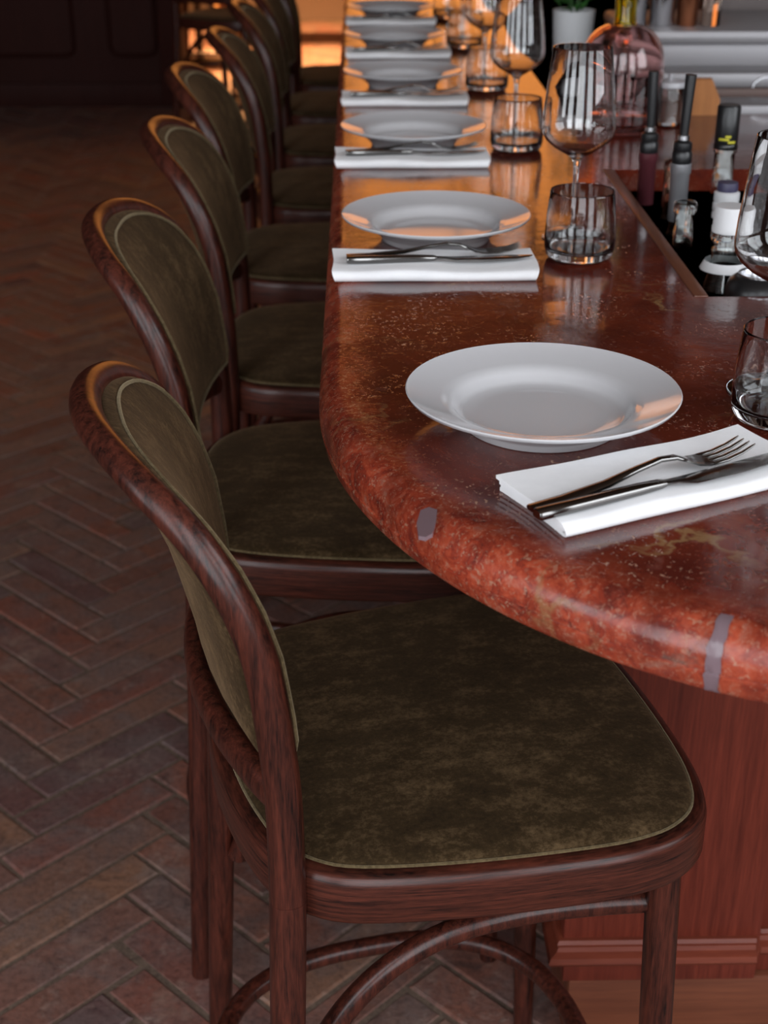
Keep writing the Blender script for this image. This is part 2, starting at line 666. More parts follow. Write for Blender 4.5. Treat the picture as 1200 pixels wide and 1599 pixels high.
# dark panelled partition at the end of the aisle
pw = box_obj('wall_panelled', (X0, -1.13, 9.05, 9.17, 0, ZC), 'dark_panel', bevel=0)
tag(pw, kind='structure')
for a, b in ((-4.4, -3.15), (-3.02, -1.60 - .12), (-1.50, -1.22)):
    bm = bmesh.new()
    rect = [(a, .30), (b, .30), (b, 2.6), (a, 2.6)]
    pts = []
    for i, (x, z) in enumerate(rect):
        (px, pz), (nx_, nz_) = rect[i - 1], rect[(i + 1) % 4]
        v0 = Vector((px - x, pz - z)).normalized() * .05
        v1 = Vector((nx_ - x, nz_ - z)).normalized() * .05
        pts += [Vector((x + v0.x, 9.045, z + v0.y)), Vector((x + (v0.x + v1.x) * .29, 9.045, z + (v0.y + v1.y) * .29)), Vector((x + v1.x, 9.045, z + v1.y))]
    sweep(bm, pts, .022, .012, 8, True, Vector((0, 1, 0)))
    from_bm('panel_moulding', bm, 'dark_panel', pw)
tag(box_obj('baseboard_panelled', (X0, -1.13, 9.02, 9.05, 0, .14), 'dark_panel', bevel=.004), kind='structure')
tag(box_obj('trim_1', (-1.20, -1.06, 9.0, 9.22, 0, ZC), 'dark_panel', bevel=.006), kind='structure')

# ================================================================== the bar
# plan of the counter: straight edge along the stools, elliptical corner, end edge
outer = [(-.041, 6.6)]
outer += [(-.041, 6.6 - (6.6 - 1.38) * i / 12) for i in range(1, 12)]
for i in range(41):
    a = PI + (PI / 2) * i / 40
    outer.append((.459 + .5 * math.cos(a), 1.35 + .57 * math.sin(a)))
outer += [(.7, .78), (1.1, .78), (1.7, .78)]
inner = [(1.7, 1.60), (.392, 1.60), (.392, 2.285), (1.7, 2.285), (1.7, 2.765), (.392, 2.765), (.392, 6.6)]


def offset_outer(d):
    P = [Vector(p) for p in outer]
    out = []
    for i, p in enumerate(P):
        tg = (P[min(i + 1, len(P) - 1)] - P[max(i - 1, 0)]).normalized()
        nrm = Vector((-tg.y, tg.x))     # towards the inside
        out.append(p + nrm * d)
    return out


counter = empty('bar_counter', (0, 3.0, CZ), 0, 'long glossy red stone bar counter with a curved end and rounded edge', 'counter')


def slab(name, prof, mat, parent):
    """prof: list of (inset, z) from top to bottom along the outer edge"""
    bm = bmesh.new()
    loops = []
    for d, z in prof:
        lo = [bm.verts.new((p.x, p.y - 3.0, z - CZ)) for p in offset_outer(d)]
        lo += [bm.verts.new((x, y - 3.0, z - CZ)) for x, y in inner]
        loops.append(lo)
    n = len(loops[0])
    for a, b in zip(loops, loops[1:]):
        for i in range(n):
            bm.faces.new((a[i], a[(i + 1) % n], b[(i + 1) % n], b[i]))
    f1 = bm.faces.new(loops[0][::-1])
    f2 = bm.faces.new(loops[-1])
    bmesh.ops.triangulate(bm, faces=[f1, f2])
    o = from_bm(name, bm, mat, parent, True, 32)
    # how close each vertex lies to the outer edge, for the painted edge light and the worn flecks
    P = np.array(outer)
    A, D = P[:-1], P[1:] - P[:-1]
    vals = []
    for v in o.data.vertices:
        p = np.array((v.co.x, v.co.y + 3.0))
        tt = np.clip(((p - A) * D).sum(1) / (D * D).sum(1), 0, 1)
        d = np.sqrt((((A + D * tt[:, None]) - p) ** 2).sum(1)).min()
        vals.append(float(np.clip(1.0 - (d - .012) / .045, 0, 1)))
    o.data.attributes.new('edge_lit_worn', 'FLOAT', 'POINT').data.foreach_set('value', vals)
    return o


R = .026
prof = [(.085, CZ), (.06, CZ), (R + .012, CZ), (R, CZ - .0003)]
for i in range(1, 9):
    a = PI / 2 * i / 8
    prof.append((R - R * math.sin(a), CZ - R + R * math.cos(a)))
prof += [(.0, CZ - .033), (.0018, CZ - .0345)]
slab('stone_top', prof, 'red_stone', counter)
prof2 = [(.0018, CZ - .0345), (.0, CZ - .0362), (.002, CZ - .047), (.006, CZ - .052), (.012, CZ - .0535)]
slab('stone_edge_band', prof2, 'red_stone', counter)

# lilac filler patches let into the stone edge
def edge_patch(i_f, half_len, d_prof):
    P = [offset_outer(d - .0009) for d, z in d_prof]
    bm = bmesh.new()
    rows = []
    for k in range(5):
        u = i_f + half_len * (k / 2 - 1)
        i = int(math.floor(u)); f_ = u - i
        row = []
        for (d, z), L in zip(d_prof, P):
            p = L[i].lerp(L[i + 1], f_)
            jx = random.uniform(-.0012, .0012)
            row.append(bm.verts.new((p.x + jx, p.y - 3.0 - .0004, z - CZ + .0006)))
        rows.append(row)
    for a, b in zip(rows, rows[1:]):
        for i in range(len(a) - 1):
            bm.faces.new((a[i], b[i], b[i + 1], a[i + 1]))
    o = from_bm('filler_patch', bm, 'lilac_filler', counter)
    o['label'] = 'lilac grey filler patch in the stone edge'
    return o


def nearest_outer(x):
    # index along the corner for a given X
    for i in range(12, len(outer) - 1):
        if outer[i][0] <= x <= outer[i + 1][0]:
            return i + (x - outer[i][0]) / (outer[i + 1][0] - outer[i][0])


edge_patch(nearest_outer(.243), .27, prof[3:] + prof2[1:4])
bm = bmesh.new()
ps = [at_z(px, py, CZ) for px, py in ((654, 838), (651, 818), (657, 798), (670, 793), (683, 797), (681, 815), (676, 834), (665, 840))]
prism(bm, [(p.x, p.y - 3.0) for p in ps], -.003, .0005)
fp = from_bm('filler_patch', bm, 'lilac_filler', counter, True, 30)
fp['label'] = 'lilac grey filler patch in the stone edge'

# wooden strip round the bottle well
bm = bmesh.new()
box(bm, .392, .409, 1.60, 2.285, CZ - .05, CZ + .0015, .0015)
from_bm('well_strip', bm, 'trim_wood', counter).location = (0, -3.0, -CZ)

# bar body
BX, BY = .268, 1.47
base = empty('bar_cabinet', (.9, 3.4, 0), 0, 'mahogany bar front standing under the red stone counter', 'bar')


def bpart(name, dims, mat, bevel=.003):
    d = (dims[0] - .9, dims[1] - .9, dims[2] - 3.4, dims[3] - 3.4, dims[4], dims[5])
    return box_obj(name, d, mat, base, bevel)


bpart('end_panel', (BX, .535, BY, BY + .05, .205, CZ - .054), 'mahogany')
bpart('end_panel', (.535, 1.66, BY + .018, BY + .06, .205, CZ - .054), 'mahogany')
for k in range(5):
    bpart('side_panel', (BX, BX + .04, BY + .052 + k, BY + .05 + k + .995, .205, CZ - .054), 'mahogany')
bpart('plinth', (BX + .004, .537, BY + .004, BY + .05, .128, .185), 'mahogany')
bpart('plinth', (.537, 1.66, BY + .02, BY + .06, .128, .185), 'mahogany')
bpart('plinth_board', (BX + .014, 1.66, BY + .010, BY + .05, 0, .128), 'plinth_wood')
bpart('plinth_board', (BX + .014, BX + .05, BY + .052, 6.4, 0, .185), 'plinth_wood')
bpart('cross_wall', (.41, 1.66, 1.545, 1.595, 0, CZ - .054), 'brown_laminate')
# profiled moulding round the base
def moulding(pts):
    bm = bmesh.new()
    pf = [(0, .210), (-.006, .210), (-.009, .205), (-.0065, .199), (-.009, .193), (-.018, .189), (-.0205, .181), (-.017, .175), (-.010, .173), (0, .168)]
    rows = []
    for i, (x, y) in enumerate(pts):
        row = []
        for d, z in pf:
            # mitred offset: outside is -X along the side and -Y along the end
            ox, oy = d * pts_dir[i][0], d * pts_dir[i][1]
            row.append(bm.verts.new((x + ox - .9, y + oy - 3.4, z)))
        rows.append(row)
    for a, b in zip(rows, rows[1:]):
        for i in range(len(pf)):
            j = (i + 1) % len(pf)
            bm.faces.new((a[i], b[i], b[j], a[j]))
    bm.faces.new(rows[0]); bm.faces.new(rows[-1][::-1])
    return from_bm('moulding', bm, 'mahogany_rail', base, True, 30)


pts_dir = [(1, 0), (1, 1), (0, 1), (0, 1), (0, 1)]
moulding([(BX, 6.4), (BX, BY), (.528, BY), (.538, BY + .018), (1.66, BY + .018)])

# ================================================================== bar stools
HOOP = [(-.243, -.238, .0), (-.232, -.225, .25), (-.220, -.211, .52), (-.2145, -.205, .67), (-.215, -.205, .78), (-.221, -.203, .86), (-.229, -.200, .92),
        (-.242, -.196, .965), (-.260, -.188, 1.005), (-.283, -.170, 1.040), (-.311, -.136, 1.066), (-.332, -.088, 1.080), (-.343, -.042, 1.085)]
hoop_pts = [Vector(p) for p in HOOP] + [Vector((-.346, 0, 1.0855))] + [Vector((p[0], -p[1], p[2])) for p in HOOP[::-1]]


def seat_outline(inset):
    half = [(-.252, 0), (-.249, -.06), (-.241, -.115), (-.226, -.168), (-.196, -.208), (-.150, -.232), (-.05, -.250), (.06, -.259), (.118, -.258),
            (.162, -.246), (.196, -.218), (.215, -.170), (.224, -.10), (.227, 0)]
    pts = [Vector((x, y, 0)) for x, y in half] + [Vector((x, -y, 0)) for x, y in half[-2:0:-1]]
    pts = smooth_path(pts, 4, True)
    n = len(pts)
    out = []
    for i, p in enumerate(pts):
        tg = (pts[(i + 1) % n] - pts[i - 1]).normalized()
        out.append(p + Vector((-tg.y, tg.x, 0)) * inset)
    return out


def ring_mesh(name, loops, mat, parent, cap_top=False, cap_bottom=False, closed=False, angle=40):
    """loops: list of lists of points with equal length"""
    bm = bmesh.new()
    L = [[bm.verts.new(p) for p in lo] for lo in loops]
    n = len(L[0])
    pairs = list(zip(L, L[1:])) + ([(L[-1], L[0])] if closed else [])
    for a, b in pairs:
        for i in range(n):
            bm.faces.new((a[i], a[(i + 1) % n], b[(i + 1) % n], b[i]))
    if cap_top:
        bm.faces.new(L[-1])
    if cap_bottom:
        bm.faces.new(L[0][::-1])
    return from_bm(name, bm, mat, parent, True, angle)


def make_stool():
    root = empty('bar_stool', (0, 0, 0), 0, 'x', 'stool', 'velvet bar stools along the counter')
    W = 'stool_wood'
    # rear legs and bent back hoop
    k0 = 3
    low = HOOP[:k0 + 1]
    for sg in (1, -1):
        tube('leg', [(p[0], p[1] * sg, p[2]) for p in low], [.0150 + .0022 * min(1, i / 18) for i in range(8 * k0 + 1)], W, root, 8, 18, power=2.25, up=Vector((1, 0, 0)))
    mid = hoop_pts[k0:len(hoop_pts) - k0]
    n_mid = 8 * (len(mid) - 1) + 1
    tap = [1 - abs(2 * i / (n_mid - 1) - 1) for i in range(n_mid)]
    tube('back_hoop', mid, [.0172 - .0032 * min(1, k * 1.3) for k in tap], W, root, 8, 18, rb=[.0168 - .0022 * min(1, k * 1.3) for k in tap], power=2.25, up=Vector((1, 0, 0)))
    # front legs
    for sg in (1, -1):
        tube('leg', [(.192, .212 * sg, 0), (.182, .203 * sg, .25), (.168, .195 * sg, .648)], [.0135 + .004 * min(1, i / 12) for i in range(17)], W, root, 8, 18)
    # seat ring
    H0, H1 = .645, .700
    prof = [(.030, H0), (.006, H0), (.0015, H0 + .0025), (0, H0 + .007), (0, H1 - .012), (.0018, H1 - .005), (.006, H1 - .001), (.012, H1), (.030, H1 - .002)]
    ring_mesh('seat_ring', [[Vector((p.x, p.y, z)) for p in seat_outline(d)] for d, z in prof], 'stool_wood_ring', root, closed=True, angle=50)
    # seat cushion with a fine seam edge
    cp = [(.017, H1 - .012), (.0155, H1 - .002), (.016, H1 + .003), (.019, H1 + .0062), (.028, H1 + .0085), (.05, H1 + .0108), (.09, H1 + .0135), (.14, H1 + .0152), (.19, H1 + .0158)]
    o0 = seat_outline(.0155)
    cen = Vector((-.012, 0, 0))
    loops = []
    for d, z in cp:
        f = (d - .0155) / .23
        loops.append([Vector((p.x + (cen.x - p.x) * f, p.y * (1 - f), z)) for p in o0])
    cush = ring_mesh('seat_cushion', loops, 'olive_velvet', root, True, True, angle=70)
    bm = bmesh.new()
    sweep(bm, [Vector((p.x, p.y, H1 + .0022)) for p in seat_outline(.0150)], .0016, None, 6, True)
    from_bm('seat_welt', bm, 'velvet_welt', cush)
    # seat underside board
    ring_mesh('seat_board', [[Vector((p.x, p.y, z)) for p in seat_outline(.031)] for z in (H0 + .015, H0 + .03)], W, root, True, True)
    # lower back rail, bent backwards
    rail = [(-.2165, -.203, .782), (-.232, -.165, .786), (-.250, -.10, .790), (-.258, -.04, .791), (-.2595, 0, .791)]
    rail = rail + [(a, -b, c) for a, b, c in rail[-2::-1]]
    nr = 8 * (len(rail) - 1) + 1
    tube('back_rail', rail, [.0175] * nr, W, root, 8, 16, rb=[.0125] * nr, power=2.4)
    # upholstered back panel following the hoop
    zc_ = [.78, .86, .92, .965, 1.005, 1.04, 1.066, 1.08, 1.0855, 1.10]
    uc_ = [-.2390, -.2480, -.2615, -.2735, -.289, -.3075, -.3265, -.3385, -.346, -.360]
    surf = lambda v, z: float(np.interp(z, zc_, uc_)) + float(np.interp(z, [.78, .86, .92], [.55, .64, .80])) * v * v
    side = [p for p in smooth_path(HOOP[4:] + [(-.346, 0, 1.0855)], 3) if p.z > .822]
    half = [(abs(p.y), p.z) for p in side]                       # right side, bottom to top
    bot_w, bot_z = half[0][0], .812
    loop = half[:-1] + [half[-1]] + [(-v, z) for v, z in half[-2::-1]]
    loop += [(-bot_w + .012, bot_z)] + [(-bot_w + 2 * bot_w * k / 8, bot_z) for k in range(1, 8)] + [(bot_w - .012, bot_z)]

    def inset_loop(d):
        n = len(loop)
        out = []
        for i in range(n):
            p0, p1, p2 = Vector(loop[i - 1]), Vector(loop[i]), Vector(loop[(i + 1) % n])
            tg = (p2 - p0).normalized()
            out.append(p1 + Vector((-tg.y, tg.x)) * d)
        return out

    def pull(L, f):
        c = Vector((0, .95))
        return [c + (p - c) * f for p in L]

    bm = bmesh.new()
    rings = []
    L0 = inset_loop(.0015)
    for L, off in ((inset_loop(.012), -.010), (inset_loop(.006), .004), (L0, .0120), (inset_loop(.0020), .0165), (inset_loop(.0042), .0195), (inset_loop(.0060), .0205),
                   (inset_loop(.0085), .0202), (inset_loop(.018), .0225), (pull(L0, .78), .0242), (pull(L0, .58), .0252), (pull(L0, .36), .0256), (pull(L0, .15), .0256)):
        rings.append([bm.verts.new((surf(p.x, p.y) + off, p.x, p.y)) for p in L])
    rear = [(inset_loop(.018), -.0125), (pull(inset_loop(.018), .75), -.0140), (pull(inset_loop(.018), .4), -.0145), (pull(inset_loop(.018), .12), -.0145)]
    rrings = [rings[0]] + [[bm.verts.new((surf(p.x, p.y) + off, p.x, p.y)) for p in L] for L, off in rear]
    for RR in (rings, rrings):
        for a_, b_ in zip(RR, RR[1:]):
            for i in range(len(a_)):
                j = (i + 1) % len(a_)
                bm.faces.new((a_[i], a_[j], b_[j], b_[i]))
        bm.faces.new(RR[-1])
    pad = from_bm('back_pad', bm, 'olive_velvet', root, True, 80)
    bm = bmesh.new()
    sweep(bm, [Vector((surf(p.x, p.y) + .0215, p.x, p.y)) for p in inset_loop(.0068)], .0020, None, 6, True, Vector((1, 0, 0)))
    from_bm('back_welt', bm, 'velvet_welt', pad)
    # foot ring and bent side braces
    ring = []
    for i in range(24):
        a = 2 * PI * i / 24
        ca, sa = math.cos(a), math.sin(a)
        f = (abs(ca) ** 2.6 + abs(sa) ** 2.6) ** (-1 / 2.6)
        ring.append((-.042 + .222 * f * ca, .205 * f * sa, .205))
    tube('foot_ring', ring, .0125, W, root, 3, 14, True, power=2.2)
    for sg in (1, -1):
        br = [(-.208, -.196, .40), (-.188, -.190, .455), (-.150, -.186, .510), (-.100, -.184, .552), (-.040, -.183, .575), (.03, -.183, .581), (.10, -.184, .577), (.155, -.187, .572)]
        tube('brace', [(a, b * sg, c) for a, b, c in br], .0125, W, root, 5, 14)
    return root


stool = make_stool()
places = [(.091, 1.273, 13.5), (-.002, 1.872, 0.0), (-.012, 2.500, 1.0), (-.045, 3.125, -1.0), (-.020, 3.752, 1.5), (-.015, 4.380, 0.0), (-.018, 5.006, -1.0), (-.015, 5.632, 1.0)]
for i, (x, y, a) in enumerate(places):
    o = stool if i == 0 else copy_tree(stool)
    o.location = (x, y, 0)
    o.rotation_euler = (0, 0, math.radians(a))
    o['label'] = ('olive velvet bar stool turned to face the curved end of the red counter' if i == 0 else
                  'olive velvet bar stool, %s along the counter from the curved end' % ORD[i])

# ================================================================== place settings
def plate_mesh():
    p = [(0, .0075), (.058, .0075), (.072, .0080), (.0775, .0105), (.0815, .0165), (.086, .0205), (.094, .0225), (.108, .0268), (.1220, .0318), (.1245, .0330),
         (.1255, .0320), (.1240, .0292), (.110, .0240), (.094, .0190), (.084, .0130), (.078, .0075), (.0735, .0040), (.0722, .0012), (.0705, .0), (.0675, .0), (.0665, .0022), (0, .0040)]
    p = [(r_, z_ + (.0022 if z_ > .0035 else 0)) for r_, z_ in p]
    return lathe('plate', p, 'porcelain', None, 72, angle=70)


plate_xy = [(.167, 1.214), (.103, 1.868), (.096, 2.490), (.096, 3.105), (.094, 3.710), (.098, 4.315)]
pl0 = plate_mesh()
for i, (x, y) in enumerate(plate_xy):
    o = pl0 if i == 0 else copy_tree(pl0)
    o.location = (x, y, CZ)
    tag(o, 'round white porcelain plate with wide rim, %s from the curved counter end' % ORD[i], 'plate', 'plates on the counter')


def make_napkin():
    bm = bmesh.new()
    L, Wd, th = .246, .100, .0030
    ribbons = []
    for (z0_, z1_, ins, back) in ((.0016, .0118, 0, 0), (.0050, .0084, .0045, .003)):
        rr_ = (z1_ - z0_) / 2
        a_, b_ = -Wd / 2 + rr_ + ins, Wd / 2 - back
        pr = [(b_ + (a_ - b_) * k / 9, z0_) for k in range(10)]
        pr += [(a_ - rr_ * math.sin(PI * k / 6), (z0_ + z1_) / 2 - rr_ * math.cos(PI * k / 6)) for k in range(1, 6)]
        pr += [(a_ + (b_ - a_) * k / 9, z1_) for k in range(10)]
        ribbons.append(pr)
    NX = 26
    rr = random.Random(3)
    ph = [rr.uniform(0, 6) for _ in range(6)]
    for prof_ in ribbons:
        top, bot = [], []
        nP = len(prof_)
        for i in range(NX + 1):
            x = -L / 2 + L * i / NX
            rt_, rb_ = [], []
            for k, (y, z) in enumerate(prof_):
                layer = z / .0122
                end = abs(x) / (L / 2)
                xo = x + (layer - .5) * .005 * (1 if x > 0 else -1) * (end ** 6) + .0015 * math.sin(40 * y + ph[0])
                w = layer * (.0011 * math.sin(22 * x + ph[1] + 9 * y) + .0008 * math.sin(47 * x + ph[2] - 20 * y))
                w += layer * .0022 * max(0, end - .8) * 5 * .6 * math.sin(60 * y + ph[3])
                yo = y + .0012 * math.sin(18 * x + ph[4])
                # thickness direction: vertical on layers, horizontal on folds
                if k and k < nP - 1:
                    tg = Vector((prof_[k + 1][0] - prof_[k - 1][0], prof_[k + 1][1] - prof_[k - 1][1]))
                else:
                    tg = Vector((-1, 0)) if k == 0 else Vector((1, 0))
                tg.normalize()
                n_ = Vector((-tg.y, tg.x)) * th / 2
                rt_.append(bm.verts.new((xo, yo + n_.x, z + w + n_.y)))
                rb_.append(bm.verts.new((xo, yo - n_.x, z + w - n_.y)))
            top.append(rt_); bot.append(rb_)
        for G, fl in ((top, 0), (bot, 1)):
            for a, b in zip(G, G[1:]):
                for k in range(nP - 1):
                    f = (a[k], a[k + 1], b[k + 1], b[k])
                    bm.faces.new(f if fl else f[::-1])
        for i in range(NX):
            for k in (0, nP - 1):
                bm.faces.new((top[i][k], top[i + 1][k], bot[i + 1][k], bot[i][k]))
        for i in (0, NX):
            for k in range(nP - 1):
                bm.faces.new((top[i][k], top[i][k + 1], bot[i][k + 1], bot[i][k]))
    return from_bm('napkin', bm, 'linen', None, True, 60)


def strip(bm, st):
    """st: stations (x, half width, z, half thickness, y centre); rounded bar"""
    rings = []
    for x, hw, z, ht, yc in st:
        ring = []
        for k in range(10):
            a = 2 * PI * k / 10 + PI / 10
            ca, sa = math.cos(a), math.sin(a)
            ca = math.copysign(abs(ca) ** .55, ca); sa = math.copysign(abs(sa) ** .55, sa)
            ring.append(bm.verts.new((x, yc + hw * ca, z + ht * sa)))
        rings.append(ring)
    for a, b in zip(rings, rings[1:]):
        for k in range(10):
            bm.faces.new((a[k], a[(k + 1) % 10], b[(k + 1) % 10], b[k]))
    bm.faces.new(rings[0]); bm.faces.new(rings[-1][::-1])


def make_fork():
    root = empty('fork', (0, 0, 0), 0, 'x', 'fork', 'forks on the napkins')
    bm = bmesh.new()
    strip(bm, [(0, .0062, .0022, .0020, 0), (.002, .0070, .0022, .0022, 0), (.03, .0066, .0030, .0022, 0), (.07, .0050, .0064, .0021, 0), (.100, .0036, .0120, .0020, 0),
               (.122, .0030, .0150, .0019, 0), (.138, .0034, .0135, .0018, 0), (.148, .0060, .0095, .0014, 0), (.156, .0100, .0062, .0011, 0), (.166, .0118, .0045, .0010, 0), (.172, .0119, .0042, .0010, 0)])
    from_bm('handle', bm, 'cutlery_steel', root, True, 50)
    for k in range(4):
        y = -.0096 + .0064 * k
        bm = bmesh.new()
        strip(bm, [(.170, .0023, .0043, .0010, y), (.185, .0019, .0046, .0010, y), (.200, .0016, .0072, .0009, y), (.210, .0012, .0105, .0008, y), (.2135, .0006, .0118, .0005, y)])
        from_bm('tine', bm, 'cutlery_steel', root, True, 50)
    return root


def make_knife():
    root = empty('table_knife', (0, 0, 0), 0, 'x', 'knife', 'knives on the napkins')
    bm = bmesh.new()
    strip(bm, [(0, .0050, .0042, .0032, 0), (.002, .0060, .0042, .0041, 0), (.03, .0060, .0042, .0042, 0), (.085, .0055, .0042, .0038, 0), (.104, .0048, .0042, .0030, 0), (.108, .0040, .0042, .0022, 0)])
    from_bm('handle', bm, 'cutlery_steel', root, True, 50)
    bm = bmesh.new()
    strip(bm, [(.106, .0036, .0042, .0018, 0), (.118, .0042, .0040, .0012, .0), (.130, .0080, .0036, .0009, -.0028), (.17, .0092, .0034, .0008, -.0024), (.205, .0084, .0034, .0007, -.0005), (.220, .0050, .0034, .0006, .0026), (.226, .0012, .0034, .0005, .0052)])
    from_bm('blade', bm, 'cutlery_steel', root, True, 50)
    return root


napkin0, fork0, knife0 = make_napkin(), make_fork(), make_knife()
nap = [(.247, 1.073, 26.0), (.093, 1.714, 0.6), (.088, 2.345, .4), (.094, 2.905, -.6), (.098, 3.540, .5), (.095, 4.165, 0)]
TOPZ = .0150
for i, (x, y, a) in enumerate(nap):
    ar = math.radians(a)
    o = napkin0 if i == 0 else copy_tree(napkin0)
    o.location = (x, y, CZ)
    o.rotation_euler = (0, 0, ar)
    tag(o, 'folded white linen napkin under cutlery, %s from the curved counter end' % ORD[i], 'napkin', 'folded napkins on the counter')
    for src, du, dv, da, nm in ((fork0, -.108, .006, 4.0 if i else 5.5, 'fork'), (knife0, -.108, -.016, 3.0 if i else 1.0, 'knife')):
        c = src if i == 0 else copy_tree(src)
        if i == 0:
            p = at_z(830, 800, CZ + TOPZ) if nm == 'fork' else at_z(838, 812, CZ + TOPZ)
            q2 = at_z(1160, 690, CZ + TOPZ + .012) if nm == 'fork' else at_z(1200, 722, CZ + TOPZ)
            c.location = (p.x, p.y, CZ + TOPZ)
            c.rotation_euler = (0, 0, math.atan2(q2.y - p.y, q2.x - p.x))
            c.scale = (1.05,) * 3 if nm == 'fork' else (1.14, 1.05, 1.05)
        else:
            c.scale = (1.02,) * 3
            c.location = (x + du * math.cos(ar) - dv * math.sin(ar), y + du * math.sin(ar) + dv * math.cos(ar), CZ + TOPZ)
            c.rotation_euler = (0, 0, ar + math.radians(da))
        if nm == 'fork':
            c['label'] = 'dark steel fork lying on the %s napkin from the curved counter end' % ORD[i]
        else:
            c['label'] = 'dark steel table knife on the %s napkin from the curved counter end' % ORD[i]


def make_tumbler():
    p = [(0, .0), (.034, .0), (.039, .0012), (.0428, .006), (.0448, .016), (.0449, .030), (.0434, .055), (.0405, .0835), (.0402, .0858), (.0397, .0860), (.0395, .0850),
         (.0425, .055), (.0440, .032), (.0436, .018), (.0400, .0125), (.034, .0112), (0, .0108)]
    return lathe('tumbler', p, 'clear_glass', None, 64, angle=80)


def make_wine_glass():
    o = [(0, .0), (.038, .0), (.0405, .0008), (.0405, .0016), (.034, .0026), (.018, .0050), (.008, .0085), (.0045, .014), (.0036, .022), (.0034, .060), (.0037, .092), (.0052, .102),
         (.0095, .108), (.018, .1125), (.031, .1200), (.0415, .1290), (.0462, .1370), (.0475, .1450), (.0472, .1530), (.0462, .168), (.0428, .200), (.0376, .2440), (.0374, .2448)]
    inn = [(.0367, .2448), (.0366, .2440), (.0419, .200), (.0453, .168), (.0463, .1530), (.0466, .1450), (.0453, .1376), (.0408, .1302), (.0305, .1214), (.0175, .1142), (.008, .1108), (0, .1100)]
    return lathe('wine_glass', o + inn, 'clear_glass', None, 64, angle=80)


tum0, wg0 = make_tumbler(), make_wine_glass()
tum = [(.389, 1.222), (.281, 1.772), (.270, 2.448), (.270, 3.055), (.267, 3.680), (.262, 4.28)]
wgs = [(.398, 1.292), (.286, 1.868), (.276, 2.540), (.272, 3.150), (.268, 3.775), (.266, 4.39)]
for i in range(6):
    o = tum0 if i == 0 else copy_tree(tum0)
    o.location = (tum[i][0], tum[i][1], CZ)
    tag(o, 'clear glass water tumbler, %s from the curved counter end' % ORD[i], 'tumbler', 'water tumblers on the counter')
    o = wg0 if i == 0 else copy_tree(wg0)
    o.location = (wgs[i][0], wgs[i][1], CZ)
    tag(o, 'clear stemmed wine glass behind the %s water tumbler from the curved counter end' % ORD[i], 'wine glass', 'wine glasses on the counter')

# ================================================================== the bottle well
WZ = .79
well = empty('bottle_well', (1.0, 1.94, WZ), 0, 'dark steel bottle well let into the counter', 'bottle well')


def wpart(name, d, mat):
    return box_obj(name, (d[0] - 1.0, d[1] - 1.0, d[2] - 1.94, d[3] - 1.94, d[4] - WZ, d[5] - WZ), mat, well, .001)


wpart('well_floor', (.411, 1.62, 1.603, 2.282, WZ - .012, WZ), 'well_liner')
wpart('well_side', (.4095, .4145, 1.603, 2.282, WZ, CZ - .052), 'well_liner')
wpart('well_side', (.4145, 1.62, 1.603, 1.608, WZ, CZ - .056), 'well_liner')
wpart('well_side', (.4145, 1.62, 2.277, 2.282, WZ, CZ - .056), 'well_liner')


def bottle(name, x, y, h, r, shoulder, neck_r, neck_len, mat, label, liquid=None, fill=.5, z0=WZ):
    """h: height to the lip"""
    root = empty(name, (x, y, z0), 0, label, 'bottle', 'bottles in the well')
    zs = h - neck_len - shoulder
    o = [(0, .004), (r * .6, .003), (r * .92, 0), (r, .006), (r, zs)]
    for k in range(1, 7):
        a = k / 6
        o.append((neck_r + (r - neck_r) * (math.cos(a * PI) * .5 + .5), zs + shoulder * a))
    o += [(neck_r, h - .016), (neck_r + .0025, h - .014), (neck_r + .0028, h - .004), (neck_r + .001, h)]
    w = .0025
    inn = [(neck_r - w * .8, h), (neck_r - w * .8, h - neck_len)]
    for k in range(5, -1, -1):
        a = k / 6
        inn.append((neck_r + (r - neck_r) * (math.cos(a * PI) * .5 + .5) - w, zs + shoulder * a))
    inn += [(r - w, .012), (r * .7, .008), (0, .009)]
    lathe('glass_body', o + inn, mat, root, 32, angle=70)
    if liquid:
        zt = .010 + (zs - .010) * min(fill, 1.0)
        pr = [(0, .0096), (r * .69, .0088), (r - w * 1.15, .0125), (r - w * 1.15, zt)]
        rt_ = r - w * 1.15
        if fill > 1.0:
            a = fill - 1.0
            for k in range(1, 5):
                b = a * k / 4
                rt_ = neck_r + (r - neck_r) * (math.cos(b * PI) * .5 + .5) - w * 1.2
                zt = zs + shoulder * b
                pr.append((rt_, zt))
        pr += [(0, zt)]
        lathe('liquid', pr, liquid, root, 32, angle=70)
    return root


def pour_spout(root, h, lean, foil, nr):
    tp = lathe('neck_foil', [(nr + .0008, h - .085), (nr + .0016, h - .084), (nr + .0018, h - .018), (nr + .0034, h - .016), (nr + .0034, h - .003), (nr + .001, h - .002)], foil, root, 28)
    sb = lathe('spout_base', [(0, h - .004), (nr + .0015, h - .004), (nr + .0030, h), (nr + .0030, h + .012), (nr + .0010, h + .015), (nr + .0022, h + .018), (nr + .0015, h + .026), (.006, h + .030), (0, h + .030)], 'black_plastic', root, 28)
    lathe('spout_collar', [(.0060, h + .029), (.0085, h + .030), (.0085, h + .036), (.0060, h + .037)], 'steel', sb, 24)
    tube('spout_tube', [(0, 0, h + .030), (lean * .4, 0, h + .070), (lean, 0, h + .118)], [.0062 + .0018 * k / 8 for k in range(9)], 'black_plastic', sb, 4, 14)


